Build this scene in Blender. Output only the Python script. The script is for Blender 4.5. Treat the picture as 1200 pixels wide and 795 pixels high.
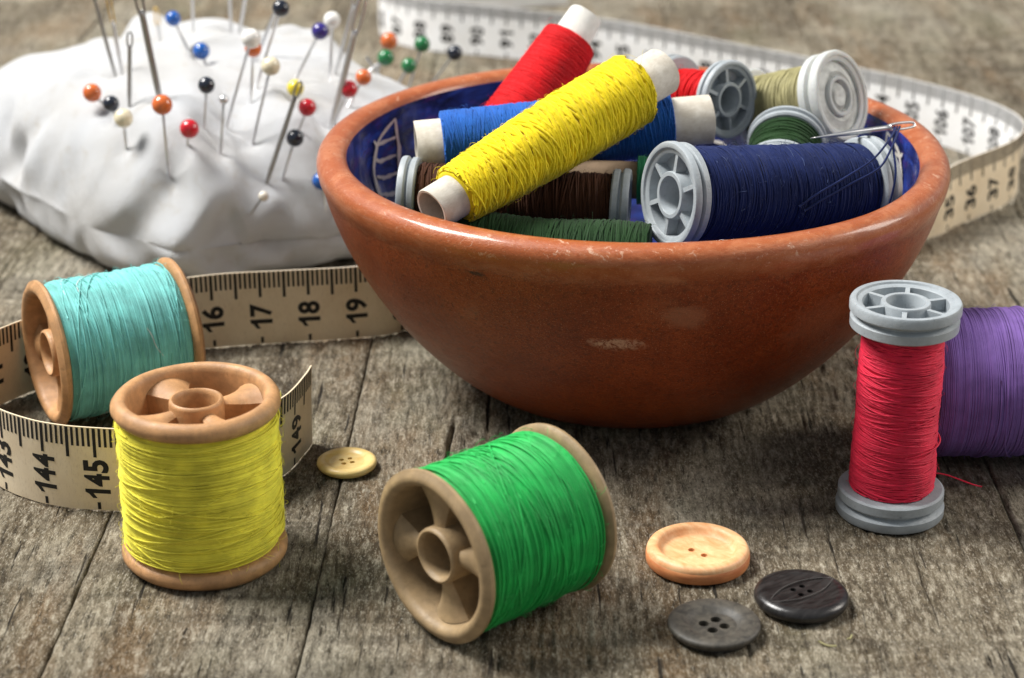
import bpy, math, random
import numpy as np
from mathutils import Vector, Matrix, noise as mnoise

# ---------------------------------------------------------------- scene, camera, light
for o in list(bpy.data.objects):
    bpy.data.objects.remove(o, do_unlink=True)
scene = bpy.context.scene
COL = scene.collection
scene.unit_settings.system = 'METRIC'
scene.unit_settings.scale_length = 0.01          # one unit is one centimetre
scene.render.engine = 'CYCLES'
random.seed(7)
RNG = np.random.default_rng(11)

cam_data = bpy.data.cameras.new('camera')
cam = bpy.data.objects.new('camera', cam_data)
COL.objects.link(cam)
cam.location = (0, -40, 16.8)
cam.rotation_euler = (math.radians(90 - 23), 0, 0)
cam_data.sensor_width = 36
cam_data.lens = 71.4
cam_data.clip_start = 0.5
cam_data.clip_end = 2000
cam_data.dof.use_dof = True
cam_data.dof.focus_distance = 35.5
cam_data.dof.aperture_fstop = 0.24
scene.camera = cam

world = bpy.data.worlds.new('World')
scene.world = world
world.use_nodes = True
bg = world.node_tree.nodes['Background']
bg.inputs['Color'].default_value = (0.86, 0.93, 1.0, 1)
bg.inputs['Strength'].default_value = 0.34

def area_lamp(name, loc, target, size, power, col):
    d = bpy.data.lights.new(name, 'AREA')
    d.shape = 'RECTANGLE'
    d.size, d.size_y = size
    d.energy = power
    d.color = col
    o = bpy.data.objects.new(name, d)
    COL.objects.link(o)
    o.location = loc
    o.rotation_euler = (Vector(target) - Vector(loc)).to_track_quat('-Z', 'Y').to_euler()
    return o
area_lamp('window_light', (-62, 14, 92), (0, -2, 1), (40, 44), 262000, (1.0, 0.975, 0.94))
area_lamp('second_window_light', (80, 6, 46), (3, -2, 1), (24, 40), 46000, (1.0, 0.93, 0.84))

vs = scene.view_settings
vs.view_transform = 'Standard'
vs.look = 'None'
vs.exposure = 0.0
vs.gamma = 1.0
vs.use_curve_mapping = False

# ---------------------------------------------------------------- mesh helpers
class MB:
    """collects vertices and faces for one mesh object"""
    def __init__(s):
        s.v, s.q, s.t, s.n = [], [], [], 0
    def add(s, v, quads=None, tris=None):
        v = np.asarray(v, float).reshape(-1, 3)
        if quads is not None and len(quads): s.q.append(np.asarray(quads, int).reshape(-1, 4) + s.n)
        if tris is not None and len(tris): s.t.append(np.asarray(tris, int).reshape(-1, 3) + s.n)
        s.v.append(v); s.n += len(v)
        return s
    def grid(s, P, wrap_u=False, wrap_v=False, flip=False):
        P = np.asarray(P, float); a, b = P.shape[:2]
        I = np.arange(a * b).reshape(a, b)
        if wrap_u: I = np.vstack([I, I[:1]])
        if wrap_v: I = np.hstack([I, I[:, :1]])
        q = np.stack([I[:-1, :-1], I[1:, :-1], I[1:, 1:], I[:-1, 1:]], -1).reshape(-1, 4)
        if flip: q = q[:, ::-1]
        return s.add(P.reshape(-1, 3), q)
    def lathe(s, prof, segs=48, closed=False, centre=(0, 0), wob=None):
        pr = np.asarray(prof, float)
        a = np.linspace(0, 2 * math.pi, segs, endpoint=False)
        r = pr[:, 0][:, None] * np.ones_like(a)[None]
        z = pr[:, 1][:, None] * np.ones_like(a)[None]
        if wob is not None: r, z = wob(r, z, a[None])
        P = np.stack([centre[0] + r * np.cos(a), centre[1] + r * np.sin(a), z], -1)
        return s.grid(P, wrap_u=closed, wrap_v=True, flip=True)
    def tube(s, P, rad, sides=6, N=None, closed=False, caps=True):
        P = np.asarray(P, float); n = len(P)
        T = (np.roll(P, -1, 0) - np.roll(P, 1, 0)) if closed else np.gradient(P, axis=0)
        T /= np.linalg.norm(T, axis=1)[:, None] + 1e-12
        if N is None:
            N = np.zeros_like(P)
            ref = np.array([0, 0, 1.]) if abs(T[0][2]) < .9 else np.array([1., 0, 0])
            c = np.cross(T[0], ref); c /= np.linalg.norm(c)
            for i in range(n):
                c = c - T[i] * (c @ T[i]); c /= np.linalg.norm(c) + 1e-12
                N[i] = c
        else:
            N = N - T * np.sum(N * T, 1)[:, None]; N /= np.linalg.norm(N, axis=1)[:, None] + 1e-12
        B = np.cross(T, N)
        a = np.linspace(0, 2 * math.pi, sides, endpoint=False)
        rad = np.broadcast_to(np.asarray(rad, float), (n,))
        V = P[:, None] + rad[:, None, None] * (np.cos(a)[None, :, None] * N[:, None] + np.sin(a)[None, :, None] * B[:, None])
        base = s.n
        s.grid(V, wrap_u=closed, wrap_v=True)
        if caps and not closed:
            for i0, flip in ((0, 1), ((n - 1) * sides, 0)):
                idx = np.arange(sides) + i0 + base
                tri = np.array([[idx[0], idx[k], idx[k + 1]] for k in range(1, sides - 1)])
                s.t.append(tri[:, ::-1] if flip else tri)
        return s
    def ball(s, c, r, seg=18, ring=11, squash=1.0):
        ph = np.linspace(0.001, math.pi - .001, ring)
        a = np.linspace(0, 2 * math.pi, seg, endpoint=False)
        P = np.stack([c[0] + r * np.sin(ph)[:, None] * np.cos(a), c[1] + r * np.sin(ph)[:, None] * np.sin(a),
                      c[2] + r * squash * np.cos(ph)[:, None] * np.ones_like(a)], -1)
        return s.grid(P, wrap_v=True, flip=False)
    def prism(s, pts, z0, z1):
        """pts: outline in xy (ccw); z0/z1 scalars or lists per point"""
        n = len(pts); z0 = np.broadcast_to(z0, (n,)); z1 = np.broadcast_to(z1, (n,))
        v = [(x, y, a) for (x, y), a in zip(pts, z0)] + [(x, y, a) for (x, y), a in zip(pts, z1)]
        q = [(i, (i + 1) % n, n + (i + 1) % n, n + i) for i in range(n)]
        t = [(0, k + 1, k) for k in range(1, n - 1)] + [(n, n + k, n + k + 1) for k in range(1, n - 1)]
        return s.add(v, q, t)
    def mesh(s, name, smooth=True):
        V = np.vstack(s.v); me = bpy.data.meshes.new(name)
        q = np.vstack(s.q) if s.q else np.zeros((0, 4), int)
        t = np.vstack(s.t) if s.t else np.zeros((0, 3), int)
        me.vertices.add(len(V)); me.vertices.foreach_set('co', V.astype(np.float32).ravel())
        nl = 4 * len(q) + 3 * len(t)
        me.loops.add(nl); me.polygons.add(len(q) + len(t))
        me.loops.foreach_set('vertex_index', np.concatenate([q.ravel(), t.ravel()]).astype(np.int32))
        st = np.concatenate([np.arange(len(q)) * 4, 4 * len(q) + np.arange(len(t)) * 3]).astype(np.int32)
        me.polygons.foreach_set('loop_start', st)
        me.update(calc_edges=True); me.validate()
        me.polygons.foreach_set('use_smooth', np.full(len(me.polygons), bool(smooth)))
        return me
    def build(s, name, mat, parent=None, smooth=True, angle=None):
        me = s.mesh(name, smooth)
        if angle is not None:
            try: me.set_sharp_from_angle(angle=math.radians(angle))
            except Exception: pass
        me.materials.append(mat)
        o = bpy.data.objects.new(name, me); COL.objects.link(o)
        if parent is not None: o.parent = parent
        return o

def thing(name, label, cat, loc=(0, 0, 0), group=None):
    o = bpy.data.objects.new(name, None); COL.objects.link(o)
    o.empty_display_size = .3
    o.location = loc; o['label'] = label; o['category'] = cat
    if group: o['group'] = group
    return o
def tag(o, label, cat, group=None):
    o['label'] = label; o['category'] = cat
    if group: o['group'] = group
    return o
def aim(o, p1, p2, roll=0.0):
    """origin at p1, local +Z towards p2"""
    d = (Vector(p2) - Vector(p1)).normalized()
    q = d.to_track_quat('Z', 'Y')
    o.matrix_world = Matrix.Translation(Vector(p1)) @ q.to_matrix().to_4x4() @ Matrix.Rotation(roll, 4, 'Z')
    return o

# ---------------------------------------------------------------- material helpers
class NT:
    def __init__(s, name):
        s.m = bpy.data.materials.new(name); s.m.use_nodes = True
        s.t = s.m.node_tree; s.b = s.t.nodes['Principled BSDF']; s.out = s.t.nodes['Material Output']
        s.co = s.n('ShaderNodeTexCoord').outputs['Object']
    def n(s, typ, **kw):
        nd = s.t.nodes.new(typ)
        for k, v in kw.items(): setattr(nd, k, v)
        return nd
    def put(s, sock, v):
        if hasattr(v, 'is_output'): s.t.links.new(v, sock)
        else: sock.default_value = v
    def set(s, **kw):
        for k, v in kw.items(): s.put(s.b.inputs[k.replace('_', ' ')], v)
        return s
    def mapping(s, scale=(1, 1, 1), loc=(0, 0, 0), rot=(0, 0, 0), vec=None):
        m = s.n('ShaderNodeMapping'); s.put(m.inputs['Vector'], vec or s.co)
        m.inputs['Scale'].default_value = scale; s.put(m.inputs['Location'], loc); m.inputs['Rotation'].default_value = rot
        return m.outputs[0]
    def noise(s, scale, detail=4, rough=.55, vec=None, dist=0.0):
        k = s.n('ShaderNodeTexNoise'); s.put(k.inputs['Vector'], vec or s.co)
        k.inputs['Scale'].default_value = scale; k.inputs['Detail'].default_value = detail
        k.inputs['Roughness'].default_value = rough; k.inputs['Distortion'].default_value = dist
        return k.outputs['Fac']
    def ramp(s, fac, stops, interp='LINEAR'):
        r = s.n('ShaderNodeValToRGB'); s.put(r.inputs[0], fac); e = r.color_ramp; e.interpolation = interp
        while len(e.elements) < len(stops): e.elements.new(.5)
        for el, (p, c) in zip(e.elements, stops):
            el.position = p; el.color = (c, c, c, 1) if isinstance(c, (int, float)) else (*c, 1)
        return r.outputs[0]
    def mix(s, fac, a, b, blend='MIX'):
        k = s.n('ShaderNodeMix', data_type='RGBA', blend_type=blend)
        s.put(k.inputs[0], fac)
        for i, v in ((6, a), (7, b)):
            if isinstance(v, tuple) and len(v) == 3: v = (*v, 1)
            s.put(k.inputs[i], v)
        return k.outputs[2]
    def math(s, op, a, b=0.0, clamp=False):
        k = s.n('ShaderNodeMath', operation=op, use_clamp=clamp); s.put(k.inputs[0], a); s.put(k.inputs[1], b)
        return k.outputs[0]
    def bump(s, h, strength=.3, dist=.02, normal=None):
        k = s.n('ShaderNodeBump'); s.put(k.inputs['Height'], h)
        k.inputs['Strength'].default_value = strength; k.inputs['Distance'].default_value = dist
        if normal is not None: s.put(k.inputs['Normal'], normal)
        return k.outputs[0]

def mul(c, k): return tuple(min(1, x * k) for x in c)

def thread_mat(name, c, rough=.75, sheen=.25, var=.28):
    N = NT(name)
    a = N.noise(2.2, 3); f = N.noise(60, 3, .7)
    col = N.mix(N.ramp(a, [(.3, 0), (.7, 1)]), mul(c, 1 - var), mul(c, 1 + var * .55))
    col = N.mix(N.math('MULTIPLY', N.ramp(f, [(.35, 0), (.75, 1)]), .30), col, mul(c, 1.45))
    st = N.noise(1.0, 4, .7, N.mapping((.9, .9, 34)))
    col = N.mix(N.ramp(st, [(.32, .32), (.48, 0)]), col, mul(c, .5)); col = N.mix(N.ramp(st, [(.54, 0), (.72, .40)]), col, tuple(min(1, x * 1.12 + .05) for x in c))
    N.set(Base_Color=col, Roughness=rough, Sheen_Weight=sheen * .35, Sheen_Roughness=.45, Specular_IOR_Level=.16 if rough > .62 else .34)
    N.set(Normal=N.bump(f, .5, .012))
    return N.m
def plastic_mat(name, c, rough=.42, dirt=.25, spec=.45, sss=0.0, alpha_t=0.0):
    N = NT(name)
    a = N.noise(3.5, 5, .6); f = N.noise(45, 4, .65); sc = N.noise(14, 6, .8, N.mapping((1, 1, .5)), 1.2)
    col = N.mix(N.ramp(a, [(.38, 0), (.68, 1)]), mul(c, 1 - dirt), c)
    col = N.mix(N.ramp(sc, [(.33, .55), (.43, 0)]), col, mul(c, .35))
    col = N.mix(N.math('MULTIPLY', N.ramp(f, [(.56, 0), (.70, 1)]), .35), col, mul(c, .55))
    N.set(Base_Color=col, Roughness=N.ramp(a, [(.3, rough + .16), (.7, rough)]), Specular_IOR_Level=spec)
    if sss: N.set(Subsurface_Weight=sss, Subsurface_Scale=.2, Subsurface_Radius=(1, .8, .6))
    if alpha_t: N.set(Transmission_Weight=alpha_t, IOR=1.4)
    N.set(Normal=N.bump(N.math('ADD', f, N.math('MULTIPLY', sc, 2.0)), .28, .018))
    return N.m
def flat_mat(name, c, rough=.5, metal=0.0, spec=.5):
    N = NT(name); N.set(Base_Color=(*c, 1), Roughness=rough, Metallic=metal, Specular_IOR_Level=spec); return N.m

MAT = {}
MAT['tan'] = plastic_mat('tan_plastic', (.60, .325, .145), .36, .34, .4, .06)
MAT['taupe'] = plastic_mat('taupe_plastic', (.40, .28, .15), .38, .30, .4, .05)
MAT['grey'] = plastic_mat('grey_plastic', (.40, .44, .465), .30, .18, .45, .04)
MAT['frost'] = plastic_mat('frosted_plastic', (.80, .82, .80), .38, .06, .4, .30, .35)
MAT['clear'] = plastic_mat('clear_plastic', (.80, .82, .84), .25, .08, .5, .0, .6)
MAT['steel'] = flat_mat('pin_steel', (.66, .66, .67), .34, 1.0)
MAT['darksteel'] = flat_mat('needle_steel', (.34, .335, .33), .34, 1.0)
MAT['gilt'] = flat_mat('gilt_eye', (.72, .50, .17), .32, 1.0)
MAT['ink'] = flat_mat('black_ink', (.016, .015, .014), .6, 0, .3)
def paper_mat():
    N = NT('cardboard_core'); a = N.noise(4, 5, .65); f = N.noise(40, 4, .7, N.mapping((1, 1, .35)))
    col = N.mix(N.ramp(a, [(.35, 0), (.7, 1)]), (.52, .47, .39), (.70, .66, .58))
    col = N.mix(N.math('MULTIPLY', N.ramp(f, [(.5, 0), (.75, 1)]), .4), col, (.42, .37, .30))
    N.set(Base_Color=col, Roughness=.85, Specular_IOR_Level=.2, Normal=N.bump(f, .4, .015)); return N.m
MAT['paper'] = paper_mat()

def pv(P, scale, seed=0):
    return mnoise.noise(Vector((P[0] * scale + seed * 7.3, P[1] * scale - seed * 3.1, P[2] * scale + seed)))

def vnoise2(x, y, seed):
    """vectorised value noise on numpy arrays"""
    r = np.random.default_rng(seed).random((256, 256))
    xi = np.floor(x).astype(int); yi = np.floor(y).astype(int)
    fx = x - xi; fy = y - yi; fx = fx * fx * (3 - 2 * fx); fy = fy * fy * (3 - 2 * fy)
    g = lambda i, j: r[i & 255, j & 255]
    return (g(xi, yi) * (1 - fx) + g(xi + 1, yi) * fx) * (1 - fy) + (g(xi, yi + 1) * (1 - fx) + g(xi + 1, yi + 1) * fx) * fy

# ---------------------------------------------------------------- table of weathered planks
def wood_mat():
    N = NT('weathered_wood')
    oi = N.n('ShaderNodeObjectInfo').outputs['Random']
    cmb = N.n('ShaderNodeCombineXYZ'); N.put(cmb.inputs['Z'], N.math('MULTIPLY', oi, 40.0))
    off = cmb.outputs[0]
    g1 = N.noise(1.7, 7, .62, N.mapping((1, .12, 1), off), .3)         # broad grain
    g2 = N.noise(8, 4, .6, N.mapping((1, .05, 1), off), .15)           # long thin checks
    g3 = N.noise(15, 4, .7, N.mapping((1, .16, 1), off))               # short flecks
    s1 = N.noise(9, 8, .82, N.mapping((1, .24, 1), off))               # crumbly, mottled surface
    s2 = N.noise(30, 4, .8, N.mapping((1, .36, 1), off))
    pt = N.noise(.28, 4, .6, N.mapping((1, .6, 1), off))               # patches
    br = N.noise(.5, 4, .65, N.mapping((1.4, .4, 1), (3, 5, 1)))
    gn = N.noise(.4, 3, .6, N.mapping((1, .5, 1), (11, 2, 7)))
    saw = N.noise(2.6, 3, .6, N.mapping((.05, 1, 1), (1, 2, 3)))       # faint saw marks across
    col = N.ramp(g1, [(.30, (.090, .065, .038)), (.47, (.180, .142, .090)), (.62, (.300, .255, .178))])
    col = N.mix(N.ramp(pt, [(.45, .0), (.64, .55)]), col, (.40, .375, .31))
    col = N.mix(N.ramp(pt, [(.34, .75), (.50, 0)]), col, (.075, .055, .033))
    col = N.mix(N.ramp(br, [(.50, .0), (.66, .5)]), col, (.22, .125, .052))
    col = N.mix(N.ramp(gn, [(.52, .0), (.70, .4)]), col, (.165, .160, .085))
    col = N.mix(N.ramp(s1, [(.37, .95), (.485, 0)]), col, (.036, .027, .016))
    col = N.mix(N.ramp(s1, [(.51, 0), (.62, .72)]), col, (.56, .505, .395))
    col = N.mix(N.ramp(s2, [(.34, .7), (.45, 0)]), col, (.045, .036, .025))
    col = N.mix(N.ramp(s2, [(.55, 0), (.67, .7)]), col, (.74, .69, .57))
    col = N.mix(N.ramp(g2, [(.31, .95), (.375, 0)]), col, (.014, .011, .008))
    col = N.mix(N.ramp(g3, [(.30, .9), (.375, 0)]), col, (.016, .012, .009))
    col = N.mix(N.math('MULTIPLY', N.ramp(saw, [(.36, 1), (.50, 0)]), .38), col, (.06, .05, .036))
    h = N.math('ADD', N.math('MULTIPLY', N.ramp(g2, [(.30, 0), (.37, 1)]), .9), N.math('ADD', N.math('MULTIPLY', N.ramp(g3, [(.27, 0), (.37, 1)]), .8), N.math('ADD', N.math('MULTIPLY', s1, 1.6), N.math('MULTIPLY', s2, .6))))
    N.set(Base_Color=col, Roughness=.85, Specular_IOR_Level=.2, Normal=N.bump(h, 1.0, .05))
    return N.m
MAT['wood'] = wood_mat()

slab = MB().prism([(-60, -38), (60, -38), (60, 160), (-60, 160)], -3.0, -.9).build('table_top', flat_mat('dark_underside', (.03, .024, .018), .9), smooth=False)
slab['kind'] = 'structure'
SK = .025                                        # the boards run a touch to the right
YR = np.concatenate([np.arange(-38, -16, 2), np.arange(-16, 1, .13), np.arange(1, 34, .32), np.arange(34, 161, 4)])
def plank(x0, x1, gap, step, seed, cracks=()):
    n = max(8, int((x1 - x0) / step)); c = np.linspace(0, 1, n)
    jl = (vnoise2(YR * .8, YR * 0 + 3, seed) - .5) * gap * .8 + (vnoise2(YR * 3.5, YR * 0 + 9, seed) - .5) * gap * .8
    jr = (vnoise2(YR * .8, YR * 0 + 3, seed + 50) - .5) * gap * .8 + (vnoise2(YR * 3.5, YR * 0 + 9, seed + 50) - .5) * gap * .8
    L = x0 + SK * YR + gap * .5 + jl; R = x1 + SK * YR - gap * .5 + jr
    X = L[:, None] + (R - L)[:, None] * c[None]; Yv = YR[:, None] * np.ones_like(c)[None]
    xs = X - SK * Yv
    f1 = vnoise2(xs * 3.2 + .8 * vnoise2(xs * .7, Yv * .15, seed + 9), Yv * .14, seed + 1)
    f2 = vnoise2(xs * 11, Yv * .55, seed + 2); f3 = vnoise2(xs * 19, Yv * 1.7, seed + 3)
    z = -.022 * (1 - f1) - .026 * (1 - f2) - .032 * (1 - f3)
    pit = np.clip((.20 - vnoise2(xs * 8, Yv * 1.6, seed + 4)) / .1, 0, 1); z -= .045 * pit
    for (cx, ya, yb, w, dep) in cracks:
        wig = cx + .07 * (vnoise2(Yv * .7, Yv * 0 + cx, seed + 6) - .5) + .05 * (vnoise2(Yv * 2.7, Yv * 0 + cx, seed + 7) - .5)
        win = np.clip((Yv - ya) / .5, 0, 1) * np.clip((yb - Yv) / .5, 0, 1)
        z -= dep * np.exp(-((xs - wig) / w) ** 2) * win
    e = np.minimum(X - L[:, None], R[:, None] - X); z -= .05 * np.exp(-(e / .03) ** 2)
    z = z + .02
    m = MB()
    P = np.stack([X, Yv, np.minimum(z, 0.0)], -1)
    m.grid(np.concatenate([P[:, :1] * [1, 1, 0] + [0, 0, -.9], P, P[:, -1:] * [1, 1, 0] + [0, 0, -.9]], 1), flip=True)
    return m.build('plank', MAT['wood'], slab)
plank(-60, -33, .08, .6, 1); plank(-33, -22.5, .08, .2, 2); plank(-22.5, -14.6, .07, .06, 3)
plank(-14.6, -6.86, .05, .04, 4, [(-11.6, 0, 20, .03, .10)])
plank(-6.86, -2.95, .022, .036, 5, [(-4.0, -5.5, 8, .022, .08)])
plank(-2.95, 8.96, .022, .034, 6, [(-1.05, -6.6, -4.2, .04, .22), (-.35, -5.2, 4, .022, .08), (5.35, -9.4, -7.2, .022, .10), (7.1, -12.2, -9.0, .02, .08), (4.5, 12, 30, .05, .12)])
plank(8.96, 16.4, .05, .04, 7, [(10.6, -12, -5, .03, .12), (12.4, 0, 25, .04, .12)])
plank(16.4, 24.0, .07, .06, 8); plank(24, 35, .08, .2, 9); plank(35, 60, .08, .6, 10)

# ---------------------------------------------------------------- terracotta bowl
BC, BR, BH = (2.34, -2.1), 6.08, 5.0
def bowl_r(z):
    u = np.clip(np.asarray(z, float) / BH, 0, 1)
    return 2.65 + (BR - 2.65) * (1 - (1 - u) ** 1.6) ** (1 / 1.4)
def bowl_in(z):                                   # inner radius
    u = np.clip((np.asarray(z, float) - .55) / (BH - .55), 0, 1)
    return .4 + (5.52 - .4) * (1 - (1 - u) ** 2.2) ** (1 / 2.0)
def clay_mat():
    N = NT('terracotta')
    a = N.noise(.7, 5, .6); f = N.noise(30, 6, .75); w = N.noise(1.5, 6, .72, N.mapping((1, 1, 2.2)), .6)
    sep = N.n('ShaderNodeSeparateXYZ'); N.put(sep.inputs[0], N.co); z = sep.outputs['Z']
    col = N.mix(N.ramp(a, [(.32, 0), (.68, 1)]), (.205, .034, .007), (.335, .066, .013))
    f2 = N.noise(11, 6, .8)
    col = N.mix(N.ramp(f2, [(.34, .75), (.50, 0)]), col, (.085, .019, .006))
    col = N.mix(N.ramp(f2, [(.56, 0), (.74, .40)]), col, (.42, .140, .050))
    col = N.mix(N.ramp(f, [(.36, .7), (.48, 0)]), col, (.060, .018, .010))
    col = N.mix(N.ramp(f, [(.58, 0), (.68, .75)]), col, (.56, .22, .085))
    # chalky wear where hands rub the lip
    lip = N.math('MULTIPLY', N.ramp(N.math('DIVIDE', z, 5.2), [(.80, 0), (.955, 1)]), N.ramp(w, [(.46, 0), (.60, 1)]))
    col = N.mix(N.math('MULTIPLY', lip, .8), col, (.56, .25, .125))
    chip = N.math('MULTIPLY', N.ramp(N.math('DIVIDE', z, 5.2), [(.86, 0), (.945, 1)]), N.ramp(N.noise(5, 6, .8, None, .8), [(.59, 0), (.61, 1)])); chip = N.math('MULTIPLY', chip, N.ramp(a, [(.42, .15), (.56, 1)]))
    rimz = N.ramp(N.math('DIVIDE', z, 5.2), [(.83, 0), (.885, .65)])
    col = N.mix(rimz, col, (.44, .115, .032))
    col = N.mix(N.math('MULTIPLY', chip, .85), col, (.66, .42, .29))
    scr = N.ramp(N.noise(6, 7, .85, N.mapping((1, 1, 3)), 2.5), [(.675, 0), (.70, .8)])
    col = N.mix(scr, col, (.60, .36, .24))
    dots = N.ramp(N.noise(55, 2, .6), [(.66, 0), (.72, .8)]); col = N.mix(dots, col, (.66, .38, .22))
    # a few scuffs and scratches
    def spot(loc, scale, lo, hi):
        m = N.n('ShaderNodeVectorMath', operation='LENGTH'); mp = N.mapping(scale, vec=N.mapping((1, 1, 1), tuple(-v for v in loc)))
        N.put(m.inputs[0], mp); d = N.math('ADD', m.outputs['Value'], N.math('MULTIPLY', N.math('SUBTRACT', w, .5), 1.6))
        return N.ramp(d, [(lo, 1), (hi, 0)])
    col = N.mix(N.math('MULTIPLY', spot((.62, -5.4, 3.62), (1.9, .8, 2.9), .45, .95), .40), col, (.44, .20, .11))
    col = N.mix(N.math('MULTIPLY', N.math('MULTIPLY', spot((-.55, -5.2, 3.02), (1.7, .8, 6), .5, 1.0), N.ramp(f2, [(.44, 0), (.54, 1)])), .75), col, (.62, .40, .27))
    col = N.mix(N.math('MULTIPLY', spot((-2.95, -4.85, 4.25), (5, 1.2, 12), .55, .95), .9), col, (.03, .018, .014))
    col = N.mix(N.math('MULTIPLY', spot((3.2, -4.9, 3.0), (1.2, .8, 1.3), .5, 1.1), .25), col, (.40, .17, .09))
    N.set(Base_Color=col, Roughness=N.ramp(w, [(.3, .40), (.7, .26)]), Specular_IOR_Level=.28, Coat_Weight=N.ramp(N.math('DIVIDE', z, 5.2), [(.82, .12), (.90, .45)]), Coat_Roughness=N.ramp(w, [(.35, .10), (.7, .22)]))
    N.set(Normal=N.bump(N.math('ADD', N.math('MULTIPLY', f, .6), N.math('ADD', w, f2)), .40, .035))
    return N.m
def glaze_mat():
    N = NT('cobalt_glaze')
    a = N.noise(1.2, 5, .6, N.mapping((1, 1, 2.5)), .5); b = N.noise(2.0, 3, .5, N.mapping((.8, .8, 2)))
    col = N.ramp(a, [(.30, (.005, .007, .032)), (.46, (.010, .018, .115)), (.60, (.022, .050, .28)), (.76, (.07, .13, .48))])
    col = N.mix(N.ramp(b, [(.58, 0), (.72, .6)]), col, (.085, .020, .13))
    N.set(Base_Color=col, Roughness=.16, Specular_IOR_Level=.55, Coat_Weight=.6, Coat_Roughness=.08, Normal=N.bump(a, .12, .06))
    return N.m
MAT['clay'] = clay_mat(); MAT['glaze'] = glaze_mat()
bowl = thing('bowl', 'large terracotta bowl glazed blue inside, filled with thread spools', 'bowl', (BC[0], BC[1], 0)); bowl.scale = (1, 1, .975)
prof = [(0.0, .12), (1.9, .10), (2.3, .02), (2.62, .0)] + [(float(bowl_r(z)) + .045 / (1 + math.exp(-(z - 4.42) / .05)), z) for z in np.linspace(.04, 4.66, 60)]
prof += [(6.10, 4.74), (6.08, 4.84), (6.01, 4.94), (5.90, 4.995), (5.78, 5.01), (5.66, 4.985), (5.57, 4.93), (5.52, 4.84)]
def bwob(r, z, a):
    return r * (1 + .004 * np.sin(2 * a + 1) + .003 * np.sin(5 * a + z)), z + .02 * np.sin(3 * a + .5) * (z / 5)
MB().lathe(prof, 128, wob=bwob).build('clay_body', MAT['clay'], bowl)
iprof = [(5.52, 4.84)] + [(float(bowl_in(z)) - .003, z) for z in np.linspace(4.72, .56, 36)] + [(0.0, .55)]
glz = MB().lathe(iprof, 128, wob=bwob).build('glazed_lining', MAT['glaze'], bowl)
# white leaf painted on the lining (azimuth, height strokes)
def stroke(m, pts, w):
    P = np.array(pts, float); t = np.linspace(0, 1, len(P)); tt = np.linspace(0, 1, 16)
    az = np.radians(np.interp(tt, t, P[:, 0])); z = np.interp(tt, t, P[:, 1])
    ww = w * (.55 + .45 * np.sin(tt * math.pi)) * (1 + .25 * np.sin(tt * 23 + P[0, 1] * 9))
    r = bowl_in(z) - .05
    C = np.stack([r * np.cos(az), r * np.sin(az), z], -1)
    T = np.gradient(C, axis=0); T /= np.linalg.norm(T, axis=1)[:, None]
    Nn = np.stack([-np.cos(az), -np.sin(az), .7 + 0 * az], -1); S = np.cross(Nn, T); S /= np.linalg.norm(S, axis=1)[:, None]
    def fix(Q):
        Q = Q.copy(); rr = bowl_in(Q[:, 2]) - .05; k = np.hypot(Q[:, 0], Q[:, 1]); Q[:, 0] *= rr / k; Q[:, 1] *= rr / k; return Q
    m.grid(np.stack([fix(C - S * ww[:, None]), fix(C), fix(C + S * ww[:, None])], 1))
def leaf(a0, z0, sc=1.0, d=1):
    m = MB(); q = lambda da, dz: (a0 + d * da * sc, z0 + dz * sc)
    stroke(m, [q(0, -.75), q(-5, -.25), q(-7.5, .25), q(-7.5, .75)], .06)
    stroke(m, [q(0, -.75), q(4, -.35), q(3.5, .15), q(-1, .55), q(-7.5, .75)], .06)
    for k in range(4):
        zz = -.45 + k * .28; stroke(m, [q(-4.2 - k * .9, zz + .05), q(0, zz + .10), q(3.6 - k * .9, zz + .2)], .05)
    return m.build('painted_leaf', MAT['leafwhite'], bowl)
MAT['leafwhite'] = plastic_mat('white_slip', (.70, .66, .58), .3, .15)
LEAVES = [(160, 3.72, 1.25, 1), (8, 3.9, 1.1, -1), (70, 3.3, 1.0, 1), (130, 3.3, 1.0, 1), (20, 3.4, 1, 1)]
for l in LEAVES: leaf(*l)

# ---------------------------------------------------------------- pin cushion
PIN_FEET = [(-9.34, 4.90), (-9.03, 4.42), (-8.63, 3.50), (-7.58, 2.68), (-7.14, 2.92), (-7.93, 8.37), (-7.41, 7.68), (-6.87, 3.69), (-6.49, 3.38), (-6.46, 4.45), (-6.04, 5.50), (-5.84, 4.10), (-5.94, 6.10), (-4.97, 5.24), (-4.78, 4.13), (-5.10, 3.38), (-5.78, 2.61), (-5.08, 6.54), (-4.34, 7.12), (-4.00, 4.98), (-3.72, 5.56), (-4.19, 3.15), (-3.56, 9.20), (-3.56, 10.20), (-3.01, 9.63), (-3.29, 8.59), (-2.91, 10.26), (-2.80, 10.08), (-9.42, 6.70), (-9.25, 6.76), (-8.71, 4.71), (-7.99, 4.46), (-8.93, 10.38), (-8.14, 10.86), (-7.17, 10.80), (-6.92, 10.59), (-5.44, 3.28), (-4.10, 4.83), (-4.21, 7.58), (-6.19, 8.21)]
def ring_noise(th, e, K, fe, seed):
    """noise that closes on itself round the cushion"""
    r = np.random.default_rng(seed).random((K, 64)); x = (th / (2 * math.pi) % 1.0) * K; y = e * fe
    xi = np.floor(x).astype(int); yi = np.floor(y).astype(int); fx = x - xi; fy = y - yi; fx = fx * fx * (3 - 2 * fx); fy = fy * fy * (3 - 2 * fy)
    g = lambda i, j: r[i % K, j % 64]
    return (g(xi, yi) * (1 - fx) + g(xi + 1, yi) * fx) * (1 - fy) + (g(xi, yi + 1) * (1 - fx) + g(xi + 1, yi + 1) * fx) * fy - .5
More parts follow.
